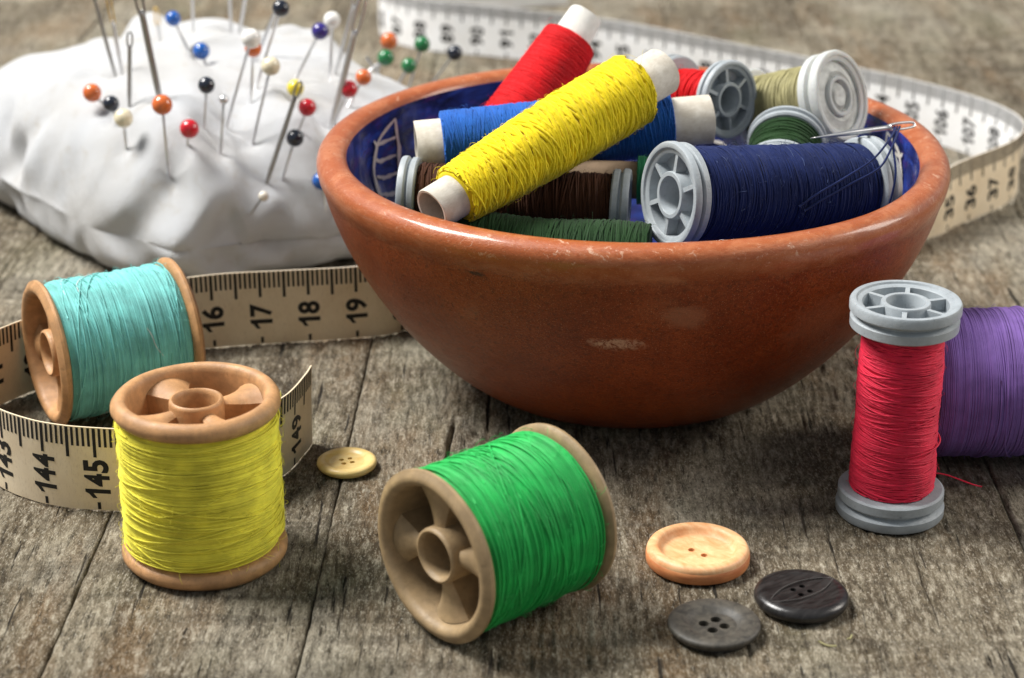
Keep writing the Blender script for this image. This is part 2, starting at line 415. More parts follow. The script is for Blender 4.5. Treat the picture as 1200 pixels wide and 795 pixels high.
def cushion_points(n=301):
    u = np.sin(np.linspace(-1, 1, n) * math.pi / 2); U, V = np.meshgrid(u, u, indexing='ij')
    X0, Y0, PH, A, B, c = -7.864, 8.522, .702, 4.74, 6.421, .343
    X = A * U * np.sqrt(1 - c * V * V); Yv = B * V * np.sqrt(1 - c * U * U)
    f = lambda t: np.clip(1 - np.abs(t) ** 3.6, 0, 1) ** .454
    g = f(U) * f(V)
    th = np.arctan2(Yv / B, X / A); edge = np.maximum(np.abs(U), np.abs(V)); e = np.clip((edge - .42) / .58, 0, 1)
    q = edge * 4.0 + (1 - g) * 3.0                 # how far down over the side
    tw = th + .32 * ring_noise(th, q, 7, .45, 8)
    n1 = ring_noise(tw, q, 16, .30, 1); n2 = ring_noise(tw + .05 * ring_noise(th, q, 21, .9, 5), q, 35, .40, 2); n3 = ring_noise(tw, q, 70, .8, 3)
    ridge = lambda v: .5 - np.sqrt(v * v + .003) * 2.0
    amp = e ** .9 * (1 - e ** 3.5) * (.75 + .6 * ring_noise(th, edge * 0, 9, 1, 4))
    fold = (1.25 * n1 + .95 * n2 + .26 * n3) * amp
    lump = .06 * np.sin(1.9 * X + .8 * np.sin(1.3 * Yv)) * np.sin(1.5 * Yv + 1) + .03 * np.sin(3.1 * X - 2.3 * Yv)
    zs = 1.08 + .12 * np.sin(2 * th + 1) + .18 * ring_noise(th, 0 * q + 1.3, 16, 1, 1)
    top = zs + 2.82 * g + fold * np.clip(g * 1.3, 0, 1) ** 1.4 + lump * (1 - e ** 4)
    k = np.clip(g * 1.35, 0, 1); bot = np.maximum(zs * (1 - k) ** 1.7, 0) + .02
    r1 = ring_noise(th, 0 * q + 1.3, 16, 1, 1); r2 = ring_noise(th, 0 * q + .4, 35, 1, 2)
    p_ = np.clip(g / .78, 0, 1)                    # 0 at the seam, 1 on the flat top
    s1 = ring_noise(th + .30 * p_, 0 * q + 2.2, 23, 1, 12); s2 = ring_noise(th - .22 * p_, 0 * q + .7, 43, 1, 13); s3 = ring_noise(th + .1 * p_, 0 * q + .7, 83, 1, 14)
    R = 1 + (.15 * r1 + .10 * r2) * e ** 2 + (.15 * s1 + .10 * s2 + .035 * s3) * np.sin(np.pi * p_ ** .8)
    X = X * R; Yv = Yv * R
    x = X0 + X * math.cos(PH) - Yv * math.sin(PH); y = Y0 + X * math.sin(PH) + Yv * math.cos(PH)
    for px, py in PIN_FEET:                        # the cloth dips where a pin goes in
        top = top - .11 * np.exp(-((x - px) ** 2 + (y - py) ** 2) / .055) - .05 * np.exp(-((x - px) ** 2 + (y - py) ** 2) / .35)
    top = np.maximum(top, bot + .001); rim = np.zeros_like(bot, bool); rim[0] = rim[-1] = True; rim[:, 0] = rim[:, -1] = True; bot = np.where(rim, top, bot)
    return np.stack([x, y, top], -1), np.stack([x, y, bot], -1)
def cotton_mat():
    N = NT('white_cotton')
    a = N.noise(.35, 4, .6); w = N.noise(34, 3, .75); c = N.noise(2.0, 6, .65, None, .8)
    col = N.mix(N.ramp(a, [(.35, 0), (.7, 1)]), (.55, .545, .535), (.61, .63, .66))
    col = N.mix(N.ramp(c, [(.55, 0), (.74, .45)]), col, (.44, .39, .31))
    N.set(Base_Color=col, Roughness=.9, Sheen_Weight=.25, Specular_IOR_Level=.15)
    N.set(Normal=N.bump(N.noise(1.6, 2, .4), .30, .12, N.bump(w, 1.0, .045)))
    return N.m
MAT['cotton'] = cotton_mat()
CT, CB = cushion_points()
cushion = thing('pin_cushion', 'plump white cotton pin cushion stuck full of pins', 'pin cushion', (-7.86, 8.52, 0))
off = np.array([-7.86, 8.52, 0])
m = MB(); m.grid(CT - off); m.grid(CB - off, flip=True)
cover = m.build('cover', MAT['cotton'], cushion)
import bmesh
bm = bmesh.new(); bm.from_mesh(cover.data); bmesh.ops.remove_doubles(bm, verts=bm.verts[:], dist=.0004)
bm.to_mesh(cover.data); bm.free()

# ---------------------------------------------------------------- tape measure
TP = [(-3.78, -5.45), (-3.88, -5.90), (-4.16, -6.76), (-4.66, -7.42), (-5.45, -7.93), (-6.2, -8.14), (-6.78, -8.19), (-7.27, -8.16), (-7.86, -8.06), (-8.51, -7.80), (-9.24, -7.25),
      (-10.05, -6.2), (-10.40, -5.1), (-10.22, -4.1), (-9.70, -3.25), (-8.9, -2.45), (-7.6, -1.45), (-6.23, -.88), (-4.86, -.63), (-3.27, -.35), (-2.30, .05),
      (-1.1, 1.7), (.6, 3.2), (3, 4.1), (6, 4.35), (8.4, 4.85), (10.03, 5.79), (10.87, 6.69), (12.3, 8.15), (12.92, 9.3), (13.05, 10.4), (12.7, 11.6), (11.95, 12.8), (10.95, 13.95),
      (9.63, 15.14), (5.12, 19.07), (2.2, 21.1), (-.81, 22.39), (-2.16, 22.85), (-3.28, 23.5), (-4.1, 24.5), (-4.3, 25.9), (-3.4, 27.3), (-1, 28.3), (2, 29.2)]
def catmull(P, k=24):
    P = np.array(P, float); P = np.vstack([2 * P[0] - P[1], P, 2 * P[-1] - P[-2]]); out = []
    for i in range(1, len(P) - 2):
        t = np.linspace(0, 1, k, endpoint=False)[:, None]; a, b, c, d = P[i - 1:i + 3]
        out.append(.5 * (2 * b + (c - a) * t + (2 * a - 5 * b + 4 * c - d) * t ** 2 + (3 * b - a - 3 * c + d) * t ** 3))
    return np.vstack(out + [P[-2:-1]])
tp = catmull(TP); ds = np.r_[0, np.cumsum(np.linalg.norm(np.diff(tp, axis=0), axis=1))]
TL = ds[-1]; TW, TT = 1.6, .028
def tape_pt(s):
    s = np.asarray(s, float); x = np.interp(s, ds, tp[:, 0]); y = np.interp(s, ds, tp[:, 1])
    h = .05; dx = np.interp(s + h, ds, tp[:, 0]) - np.interp(s - h, ds, tp[:, 0]); dy = np.interp(s + h, ds, tp[:, 1]) - np.interp(s - h, ds, tp[:, 1])
    l = np.hypot(dx, dy) + 1e-9; dx, dy = dx / l, dy / l
    return x, y, -dy, dx                           # position and left-hand normal
def tape_lean(s): return .05 * np.sin(s * .37 + 1) + .03 * np.sin(s * .9)
def tape_map(s, h, side, lift):
    """s along the tape, h above the table, side +1 = left face, -1 = right face"""
    s = np.asarray(s, float); x, y, nx, ny = tape_pt(np.clip(s, 0.0, TL)); d = side * (TT / 2 + lift) + tape_lean(s) * (h / TW) ** 2 * 1.2
    bow = .03 * np.sin(np.pi * h / TW) * np.sin(s * .5)
    return np.stack([x + nx * (d + bow), y + ny * (d + bow), h + .01 + 0 * s], -1)
def tape_mat():
    N = NT('tape_cloth')
    at = N.n('ShaderNodeAttribute', attribute_name='warm_light').outputs['Fac']
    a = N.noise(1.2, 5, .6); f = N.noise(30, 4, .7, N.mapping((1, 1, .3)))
    warm_col = N.mix(N.ramp(a, [(.3, 0), (.7, 1)]), (.74, .595, .40), (.86, .73, .53))  # cream of the near lengths, with the warm light painted in
    new = N.mix(N.ramp(a, [(.3, 0), (.7, 1)]), (.76, .755, .74), (.83, .84, .85))  # far lengths, whiter from the cooler light painted in
    col = N.mix(at, new, warm_col)
    col = N.mix(N.math('MULTIPLY', N.ramp(f, [(.54, 0), (.75, 1)]), .35), col, (.33, .22, .12))
    N.set(Base_Color=col, Roughness=.55, Specular_IOR_Level=.35, Normal=N.bump(f, .15, .01)); return N.m
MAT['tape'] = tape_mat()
tape = thing('tape_measure', 'long cream cloth tape measure standing on edge, looping round the bowl', 'tape measure', (0, 0, 0))
S = np.arange(0, TL, .08); HH = np.linspace(0, TW, 7)
SS, Hh = np.meshgrid(S, HH, indexing='ij')
m = MB()
Lf = tape_map(SS, Hh, 1, 0); Rf = tape_map(SS, Hh, -1, 0)
loop = np.concatenate([Lf, Rf[:, ::-1]], 1); m.grid(loop, wrap_v=True)
n_ = loop.shape[1]
for i0 in (0, (len(S) - 1) * n_):
    m.q.append(np.array([[i0 + k, i0 + k + 1, i0 + n_ - 2 - k, i0 + n_ - 1 - k] for k in range(6)]))
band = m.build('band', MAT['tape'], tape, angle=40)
warm_light = np.zeros(len(band.data.vertices)); sv = np.repeat(S, n_).reshape(len(S), n_)
warm_v = np.where(np.arange(n_)[None] < 7, np.clip((24 - sv) / 10, 0, 1), np.clip((46 - sv) / 8, 0, 1)).ravel()  # tint of the light painted along the band, warm near, white far
at = band.data.attributes.new('warm_light', 'FLOAT', 'POINT'); at.data.foreach_set('value', warm_v.astype(np.float32))

# digits from the built-in font, as flat outlines bent on to the band
def glyph(ch):
    cu = bpy.data.curves.new('glyph', 'FONT'); cu.body = ch; cu.size = 1.0; cu.offset = .034; cu.resolution_u = 3; cu.align_x = 'CENTER'
    o = bpy.data.objects.new('glyph', cu); COL.objects.link(o)
    dg = bpy.context.evaluated_depsgraph_get(); dg.update()
    me = bpy.data.meshes.new_from_object(o.evaluated_get(dg))
    import bmesh
    bm = bmesh.new(); bm.from_mesh(me); bmesh.ops.triangulate(bm, faces=bm.faces[:])
    long_e = [e for e in bm.edges if e.calc_length() > .3]
    bmesh.ops.subdivide_edges(bm, edges=long_e, cuts=2); bmesh.ops.triangulate(bm, faces=bm.faces[:])
    bm.verts.ensure_lookup_table()
    v = np.array([w.co[:2] for w in bm.verts]); t = np.array([[w.index for w in f.verts] for f in bm.faces])
    bm.free(); bpy.data.objects.remove(o); bpy.data.curves.remove(cu); bpy.data.meshes.remove(me)
    v[:, 1] -= v[:, 1].min(); v[:, 0] -= (v[:, 0].min() + v[:, 0].max()) / 2
    return v, t
GL = {c: glyph(c) for c in '0234567896789'}
GL['1'] = (np.array([(0.02, 0), (.20, 0), (.20, .35), (.20, .70), (.06, .70), (-.02, .60), (-.20, .50), (-.20, .38), (.02, .48), (.02, .25)]),
           np.array([(0, 1, 9), (1, 2, 9), (2, 8, 9), (2, 3, 8), (3, 4, 8), (4, 5, 8), (5, 6, 8), (6, 7, 8)]))
def number(s, txt, side):
    m = MB(); dh = .27 if len(txt) == 3 else .31; gh = .46; wd = dh * .92
    h0 = .60 - dh * (len(txt) - 1) / 2
    for i, ch in enumerate(txt):
        v, t = GL[ch]; w = v[:, 0].max() - v[:, 0].min(); k = wd / w * (.72 if ch == '1' else 1)
        hgt = h0 + i * dh + v[:, 0] * k                       # text runs up the band
        left = (v[:, 1] / v[:, 1].max() - .5) * gh            # digit tops point to the reader's left
        st = s + left * (1 if side > 0 else -1)
        m.add(tape_map(st, hgt, side, .005), tris=t)
    m.build('printed_number', MAT['ink'], tape, smooth=False)
def ticks(m, sa, sb, side, shift=0.0):
    for k in range(int(math.ceil(sa * 10)), int(sb * 10) + 1):
        s = k / 10 + shift; ln = .56 if k % 10 == 0 else (.58 if k % 5 == 0 else .36); w = .024 if k % 5 else .030
        if s < .06: continue
        hs = np.linspace(TW - .015, TW - ln, 4)
        P = np.stack([tape_map(np.full(4, s - w), hs, side, .005), tape_map(np.full(4, s + w), hs, side, .005)], 1)
        m.grid(P)
        if k % 10 == 0:
            hs = np.linspace(.02, .16, 2); m.grid(np.stack([tape_map(np.full(2, s - w), hs, side, .005), tape_map(np.full(2, s + w), hs, side, .005)], 1))
tk = MB()
for a_ in ((0, 9, 1), (9, 23, -1), (31, 42, -1), (39, TL - .3, 1, -.85)): ticks(tk, *a_)
tk = tk.build('printed_ticks', MAT['ink'], tape, smooth=False); tk['kind'] = 'stuff'
for k in range(1, 9): number(k - (.1 if k == 1 else 0), str(150 - k), 1)
for k in range(10, 23): number(k, str(k), -1)
for k in range(32, 42): number(k, str(k), -1)
for k in range(41, int(TL) - 1): number(k - .85, str(150 - k), 1)

# ---------------------------------------------------------------- thread windings
def wind(m, z0, z1, r, tr, skew=.05, seg=44, seed=0, lump=.010, endround=.10, sides=5):
    """a thread laid turn beside turn round the local Z axis, with a little wander"""
    rg = np.random.default_rng(seed); n = int((z1 - z0) / (tr * 1.62)); t = np.arange(0, n, 1 / seg); th = 2 * math.pi * t
    nz = lambda f, k: np.interp(t * f, np.arange(int(n * f) + 3), rg.random(int(n * f) + 3) - .5) * k
    w = np.abs(nz(.35, 2 * skew)); ph = nz(.25, 5)
    edge = np.clip(np.minimum(t, n - t) / (n * .12), 0, 1)
    z = z0 + (z1 - z0) * t / n + (w * np.sin(th + ph) + nz(1.3, tr * 1.1)) * edge
    z = np.clip(z, z0, z1)
    d = np.minimum(z - z0, z1 - z); rr = r - .08 * np.exp(-(d / endround) ** 2) + lump * np.sin(4.3 * z + 2 * np.sin(2 * th / n * 3 + z)) + nz(.8, tr * .9) + .006 * np.sin(th * 1.0 + 3 * z)
    N = np.stack([np.cos(th), np.sin(th), 0 * th], -1)
    m.tube(N * rr[:, None] + np.stack([0 * z, 0 * z, z], -1), tr, sides, N)
def cross(m, z0, z1, rf, tr, passes, turns, seg=36, seed=0, sides=5, grow=.0):
    """long crossing helices back and forth, as on a machine-wound cone"""
    rg = np.random.default_rng(seed)
    for p in range(passes):
        tn = turns * rg.uniform(.85, 1.2); t = np.linspace(0, tn, int(tn * seg)); th = 2 * math.pi * (t + (p * .6180339) % 1.0 + .03 * rg.random()) * (1 if p % 2 else -1); u = t / tn
        z = z0 + (z1 - z0) * u + .03 * np.sin(th * .7 + p); sg = 1
        z = np.clip(z, z0, z1)
        rr = rf((z - z0) / (z1 - z0)) + grow * (p / passes) + rg.uniform(-.5, 1.0) * tr + .4 * tr * np.sin(th * 1.3 + p)
        N = np.stack([np.cos(th), np.sin(th), 0 * th], -1)
        m.tube(N * rr[:, None] + np.stack([0 * z, 0 * z, z], -1), tr, sides, N)
def strands(m, z0, z1, r, tr, n, seed, spread=.8, arc=(1.2, 5.5), sides=5):
    """loose turns that cross the others"""
    rg = np.random.default_rng(seed)
    for k in range(n):
        a0 = rg.uniform(0, 6.28); da = rg.uniform(*arc); za = rg.uniform(z0, z1); zb = np.clip(za + rg.normal() * spread, z0 + .05, z1 - .05)
        u = np.linspace(0, 1, 40); th = a0 + da * u; z = za + (zb - za) * (3 * u ** 2 - 2 * u ** 3) + .04 * np.sin(u * 7 + k); z = np.clip(z, z0 + .03, z1 - .03)
        rr = r + tr * 1.0 + tr * .8 * np.sin(np.pi * u) - tr * 1.5 * (np.abs(u - .5) * 2) ** 8
        N = np.stack([np.cos(th), np.sin(th), 0 * th], -1)
        m.tube(N * rr[:, None] + np.stack([0 * z, 0 * z, z], -1), tr, sides, N)
def fuzz(m, z0, z1, r, n, seed, ln=(.08, .3), rad=.0034, lift=.10, rf=None):
    rg = np.random.default_rng(seed)
    for k in range(n):
        a = rg.uniform(0, 6.28); z = rg.uniform(z0, z1); l = rg.uniform(*ln); u = np.linspace(0, 1, 6)
        da = rg.normal() * l / r; dz = rg.normal() * l * .6; up = rg.uniform(.2, 1) * lift
        if rf is not None: r = float(rf((z - z0) / (z1 - z0))) + .02
        th = a + da * u; rr = r + up * np.sin(u * math.pi * rg.uniform(.5, 1)) + .004
        m.tube(np.stack([rr * np.cos(th), rr * np.sin(th), z + dz * u], -1), rad, 3, caps=False)
def core(m, z0, z1, r, rf=None):
    zz = np.linspace(z0, z1, 24); u = (zz - z0) / (z1 - z0)
    rr = (rf(u) if rf else np.full(24, r)) - .09 * np.exp(-(np.minimum(zz - z0, z1 - zz) / .1) ** 2) * (0 if rf else 1)
    m.lathe([(.02, z0)] + list(zip(rr, zz)) + [(.02, z1)], 48)

# ---------------------------------------------------------------- spool bodies (local axis +Z, from 0 to L)
def mirror(pr, L): return [(r, L - z) for r, z in pr][::-1]
def slotted_flange(R, t, L, top, matp, root, rot=0.0, notch=0.0):
    """thick rim with four flaring spokes round a hub tube"""
    fl = lambda z: z if top else L - z
    zt = L
    pr = [(R * .835, zt - t), (R * .90, zt - t), (R * .965, zt - t + .03), (R, zt - t * .62), (R * .995, zt - t * .38), (R * .965, zt - .06), (R * .93, zt - .015),
          (R * .885, zt), (R * .845, zt - .02), (R * .815, zt - .07), (R * .80, zt - .14), (R * .785, zt - .75), (R * .835, zt - .75)]
    def wob(r, z, a): return r * (1 + .004 * np.sin(3 * a + 1) + .003 * np.sin(7 * a)), z + .006 * np.sin(2 * a)
    m = MB(); m.lathe([(r, fl(z)) for r, z in (pr if top else pr[::-1])], 72, closed=True, wob=wob)
    f = m.build('flange', matp, root, angle=50)
    hp = [(R * .25, zt - .95), (R * .33, zt - .95), (R * .325, zt - .16), (R * .315, zt - .115), (R * .29, zt - .10), (R * .268, zt - .125), (R * .255, zt - .2)]
    MB().lathe([(r, fl(z)) for r, z in (hp if top else hp[::-1])], 40, closed=True).build('hub', matp, f, angle=50)
    for k in range(4):
        a = rot + k * math.pi / 2; m = MB(); rr = np.linspace(.31 * R, .79 * R, 8); u = np.linspace(0, 1, 8)
        hw = R * (.09 + .20 * u ** 1.3)
        ang = np.linspace(-1, 1, 9); rows = []
        for r_, h_, uu in zip(rr, hw, u):
            lat = ang * h_; rad = np.sqrt(np.maximum(r_ * r_ - lat ** 2 * uu ** 2, 1e-4))
            zz = zt - .22 - .03 * np.sin(uu * math.pi) + .06 * uu - .15 * np.abs(ang) ** 2.2 * (.4 + .6 * uu)
            rows.append(np.stack([rad * math.cos(a) - lat * math.sin(a), rad * math.sin(a) + lat * math.cos(a), np.array([fl(z) for z in np.broadcast_to(zz, (9,))])], -1))
        T = np.array(rows); Bt = T.copy(); Bt[..., 2] = fl(zt - .85)
        full = np.concatenate([Bt[:, :1], T, Bt[:, -1:]], 1)
        m.grid(full, flip=not top); m.build('spoke', matp, f, angle=40)
    return f
def big_spool(name, label, p1, p2, R, matp, tmat, tr, roll=0, rot=(.78, .3), t=.30, rth=None, seed=1, skew=.05, loose=18, group=None, spread=.8, haze=60):
    root = thing(name, label, 'thread spool', group=group); L = (Vector(p2) - Vector(p1)).length; aim(root, p1, p2, roll)
    slotted_flange(R, t, L, True, matp, root, rot[0]); slotted_flange(R, t, L, False, matp, root, rot[1])
    MB().lathe([(R * .785, .74), (R * .83, .74), (R * .83, L - .74), (R * .785, L - .74)], 40, closed=True).lathe([(.01, L * .5 - .04), (R * .80, L * .5 - .04), (R * .80, L * .5 + .04), (.01, L * .5 + .04)], 40).build('barrel_with_light_stop', matp, root, angle=40)  # hollow barrel, plus an added disc at mid-length that stops light passing through
    r = rth or R * .945; m = MB()
    zz = np.linspace(t + .0, L - t - .0, 12); m.lathe([(R * .838, t)] + [(r - tr * .9 - (.07 if i in (0, 11) else 0), z) for i, z in enumerate(zz)] + [(R * .838, L - t)], 56)
    wind(m, t + tr, L - t - tr, r, tr, skew, seed=seed); strands(m, t + .05, L - t - .05, r, tr, loose, seed + 9, spread)
    th = m.build('thread', tmat, root)
    m = MB(); fuzz(m, t, L - t, r + tr, haze, seed + 3); fz = m.build('fuzz', tmat, th); fz['kind'] = 'stuff'
    return root, L, r
def wheel_flange(R, t, L, top, matp, root, rot=0.0, spokes=6, face=None):
    """grooved double rim, thin spokes, ring hub"""
    fl = lambda z: z if top else L - z
    zt = L
    pr = [(R * .50, zt - t), (R * .93, zt - t), (R * .975, zt - t + .03), (R * .975, zt - t * .64), (R * .93, zt - t * .58), (R * .885, zt - t * .54), (R * .885, zt - t * .49), (R * .95, zt - t * .44), (R, zt - t * .36),
          (R, zt - .05), (R * .975, zt - .012), (R * .93, zt), (R * .885, zt - .012), (R * .865, zt - .045), (R * .80, zt - .06), (R * .775, zt - .075), (R * .765, zt - .28), (R * .50, zt - .30)]
    m = MB(); m.lathe([(r, fl(z)) for r, z in (pr if top else pr[::-1])], 72, closed=True)
    f = m.build('flange', matp, root, angle=35)
    hp = [(R * .33, zt - 1.0), (R * .52, zt - 1.0), (R * .52, zt - .30), (R * .455, zt - .28), (R * .445, zt - .06), (R * .43, zt - .04), (R * .36, zt - .04), (R * .345, zt - .06)]
    MB().lathe([(r, fl(z)) for r, z in (hp if top else hp[::-1])], 40, closed=True).build('hub', matp, f, angle=35)
    if face:
        MB().lathe([(.01, fl(zt - .10)), (R * .22, fl(zt - .07)), (R * .34, fl(zt - .15)), (R * .42, fl(zt - .15)), (R * .55, fl(zt - .09)), (R * .72, fl(zt - .14)), (R * .80, fl(zt - .12)), (R * .80, fl(zt - .21)), (.01, fl(zt - .21))], 48, wob=lambda r, z, a: (r, z + .010 * np.sin(3 * a + 5 * r) * np.sin(4 * r))).build('cloudy_disc', face, f, angle=40)
    for k in range(spokes):
        a = rot + k * 2 * math.pi / spokes; c, s = math.cos(a), math.sin(a); w = R * .045
        pts = [(R * .42, -w), (R * .80, -w * .9), (R * .80, w * .9), (R * .42, w)]
        m = MB(); z0, z1 = sorted((fl(zt - .075), fl(zt - .29)))
        m.prism([(x * c - y * s, x * s + y * c) for x, y in pts], z0, z1); m.build('spoke', matp, f, smooth=False)
    return f
def bobbin(name, label, p1, p2, R, matp, tmat, tr, rf, roll=0, rot=(0, 0), t=.34, seed=1, passes=18, turns=5, par=True, group=None, loose=10, haze=60, spokes=6, skew=.12, face=None):
    root = thing(name, label, 'thread spool', group=group); L = (Vector(p2) - Vector(p1)).length; aim(root, p1, p2, roll)
    wheel_flange(R, t, L, True, matp, root, rot[0], spokes, face); wheel_flange(R, t, L, False, matp, root, rot[1], spokes)
    m = MB(); z0, z1 = t + .01, L - t - .01
    zz = np.linspace(z0, z1, 24); m.lathe([(R * .4, z0)] + [(float(rf(u)) - tr * 1.0, z) for u, z in zip(np.linspace(0, 1, 24), zz)] + [(R * .4, z1)], 48)
    if par:
        rr = float(rf(.5)); m0 = MB(); wind(m0, z0 + tr, z1 - tr, rr, tr, skew, seed=seed)
        V = np.vstack(m0.v); u = np.clip((V[:, 2] - z0) / (z1 - z0), 0, 1); k = np.hypot(V[:, 0], V[:, 1]); g = (k + rf(u) - rr) / k; V[:, 0] *= g; V[:, 1] *= g
        m.add(V, np.vstack(m0.q), np.vstack(m0.t))
    cross(m, z0 + tr, z1 - tr, rf, tr, passes, turns, seed=seed + 2)
    th = m.build('thread', tmat, root)
    m = MB(); fuzz(m, z0, z1, float(rf(.5)) + tr, haze, seed + 3); fz = m.build('fuzz', tmat, th); fz['kind'] = 'stuff'
    return root, L
def cone(name, label, p1, p2, rc1, rc2, z0, z1, rf, tmat, tr, passes, turns, seed=1, haze=200, roll=0, group=None, lift=.1, cmat=None):
    root = thing(name, label, 'thread spool', group=group); L = (Vector(p2) - Vector(p1)).length; aim(root, p1, p2, roll)
    w = .055; cr = lambda z: rc1 + (rc2 - rc1) * z / L
    pr = [(cr(0) - w, 0), (cr(0) - .012, -.004), (cr(0), .015), (cr(L * .5), L * .5), (cr(L), L - .015), (cr(L) - .012, L + .004), (cr(L) - w, L), (cr(L * .5) - w, L * .5)]
    def wob(r, z, a): return r * (1 + .012 * np.sin(2 * a + 1) + .006 * np.sin(5 * a)), z + .008 * np.sin(3 * a + z)
    MB().lathe(pr, 48, closed=True, wob=wob).build('cardboard_core', cmat or MAT['paper'], root, angle=50)
    m = MB(); zz = np.linspace(z0, z1, 24); m.lathe([(cr(z0) - .01, z0)] + [(float(rf(u)) - tr * .9, z) for u, z in zip(np.linspace(0, 1, 24), zz)] + [(cr(z1) - .01, z1)], 48)
    cross(m, z0 + tr, z1 - tr, rf, tr, passes, turns, seed=seed)
    th = m.build('thread', tmat, root)
    m = MB(); fuzz(m, z0, z1, float(rf(.5)) + tr, haze, seed + 3, (.08, .30), .0026, lift, rf); fz = m.build('fuzz', tmat, th); fz['kind'] = 'stuff'
    return root, L

TM = {k: thread_mat('thread_' + k, c, *a) for k, c, a in [
    ('lemon', (.88, .77, .075), (.7, .25)), ('teal', (.19, .56, .53), (.6, .2)), ('green', (.012, .42, .08), (.45, .2)), ('crimson', (.74, .016, .060), (.6, .2)),
    ('purple', (.235, .135, .42), (.75, .2)), ('navy', (.007, .016, .080), (.85, .25)), ('blue', (.014, .105, .42), (.8, .35)), ('yarn', (.84, .64, .012), (.8, .35)),
    ('red', (.62, .004, .008), (.65, .2)), ('brown', (.060, .022, .010), (.8, .1)), ('darkgreen', (.012, .042, .010), (.8, .3)), ('olive', (.33, .30, .14), (.6, .3)), ('pale', (.62, .72, .70), (.5, .1)),
    ('palegreen', (.012, .19, .075), (.6, .2)), ('white', (.70, .68, .64), (.7, .2)), ('lint', (.10, .14, .30), (.9, .3))]}
MAT['paperwhite'] = plastic_mat('white_paper', (.74, .72, .67), .8, .15, .2)
MAT['cloudy'] = plastic_mat('cloudy_plastic', (.58, .60, .57), .5, .45, .3, .2, .12)
MAT['oldpaper'] = plastic_mat('brown_paper', (.24, .17, .11), .8, .2, .2)
TEAL = ((-8.95, -4.58, 1.44), (-6.46, -3.24, 1.44))
GREEN = ((-1.28, -12.49, 1.44), (0.80, -10.71, 1.44))
PURPLE = ((7.54, -5.76, 1.40), (11.44, -5.68, 1.40))
NAVY = ((2.76, -5.78, 5.05), (6.76, -3.78, 4.53))

# ---------------------------------------------------------------- spools standing on the table
SP = 'large four-spoke spools on the table'
YB = (-5.18, -9.73, 0.0)
big_spool('thread_spool', 'lemon yellow thread on an upright tan plastic spool, front left', YB, (-5.18, -9.73, 3.0), 1.39, MAT['tan'], TM['lemon'], .0125, 0, (.62, .2), .32, 1.32, 3, .06, 34, SP, .35, 420)
r_, L_, tr_ = big_spool('thread_spool', 'turquoise thread on a tan spool lying beside the pin cushion', TEAL[0], TEAL[1], 1.42, MAT['tan'], TM['teal'], .0125, .6, (.2, .75), .22, 1.32, 5, .03, 40, SP, .7, 260)
for k in range(10):
    m = MB(); strands(m, .4, L_ - .35, tr_, .010, 1, 77 + k, .7, (.5, 1.6)); m.build('loose_strand', TM['pale'], r_)
r_, L_, tr_ = big_spool('thread_spool', 'bright green thread on a taupe spool lying before the bowl', GREEN[0], GREEN[1], 1.42, MAT['taupe'], TM['green'], .014, .45, (.3, .95), .22, 1.33, 7, .05, 46, SP, .6, 260)
r_, L_, tr_ = big_spool('thread_spool', 'purple thread on a spool lying behind the crimson one, cut by the frame', PURPLE[0], PURPLE[1], 1.38, MAT['tan'], TM['purple'], .017, .2, (.2, .5), .10, 1.36, 9, .05, 10, SP, .5, 120)
rr_ = lambda u: .60 + .08 * np.sin(np.asarray(u) * 3.0) + .07 * np.asarray(u)
RB = (6.66, -8.16, 0.0)
r_, L_ = bobbin('thread_spool', 'crimson thread on a slim upright grey plastic spool at the right', RB, (6.66, -8.16, 4.02), .945, MAT['grey'], TM['crimson'], .0135, lambda u: .715 - .03 * np.asarray(u) + .012 * np.sin(np.asarray(u) * 11), math.pi, (.3, 0), .50, 12, 34, 5, True, None, 10, 60)
m = MB(); u = np.linspace(0, 1, 14); m.tube(np.stack([.5 + 1.15 * u, .35 + .15 * np.sin(u * 5), .46 - .1 * u + .30 * np.sin(u * 3.14) * .2], -1), .014, 5); m.build('loose_end', TM['crimson'], r_)
m = MB(); u = np.linspace(0, 1, 24); a = -1.5 + 2.2 * u
m.tube(np.stack([(.70 + .07 * np.sin(u * math.pi) ** 3) * np.cos(a), (.70 + .07 * np.sin(u * math.pi) ** 3) * np.sin(a), 1.35 + .22 * u], -1), .018, 5); m.build('loose_loop', TM['crimson'], r_)

# ---------------------------------------------------------------- spools in the bowl
G = 'spools heaped in the bowl'
cone('thread_spool', 'fuzzy yellow yarn on a cardboard tube lying across the bowl', (-1.42, -6.08, 4.88), (2.86, -2.48, 6.41), .40, .46, .55, 5.02, lambda u: .50 + .15 * np.asarray(u) + .05 * np.sin(np.asarray(u) * 3.14), TM['yarn'], .030, 84, 4.6, 21, 420, group=G, lift=.09)
cone('thread_spool', 'medium blue thread on a cardboard tube under the yellow yarn', (-1.84, -2.62, 4.95), (3.86, -1.99, 5.31), .50, .48, .50, 4.95, lambda u: .61 + .02 * np.sin(np.asarray(u) * 3.14), TM['blue'], .018, 110, 7, 22, 160, group=G)
cone('thread_spool', 'scarlet thread on a white tube leaning at the back of the bowl', (-.35, -.75, 4.05), (1.52, 1.25, 6.55), .58, .36, .25, 3.05, lambda u: .80 - .24 * np.asarray(u), TM['red'], .014, 110, 6, 23, 60, group=G, cmat=MAT['paperwhite'])
nv, nL = bobbin('thread_spool', 'dark navy thread on a grey spool resting in the front of the bowl', NAVY[0], NAVY[1], .96, MAT['grey'], TM['navy'], .015, lambda u: .83 - .02 * np.asarray(u), .2, (.1, .35), .36, 24, 16, 12, True, G, 8, 260)
m = MB(); fuzz(m, .5, nL - .5, .825, 120, 91, (.04, .16), .004, .03); fz = m.build('lint', TM['lint'], nv); fz['kind'] = 'stuff'
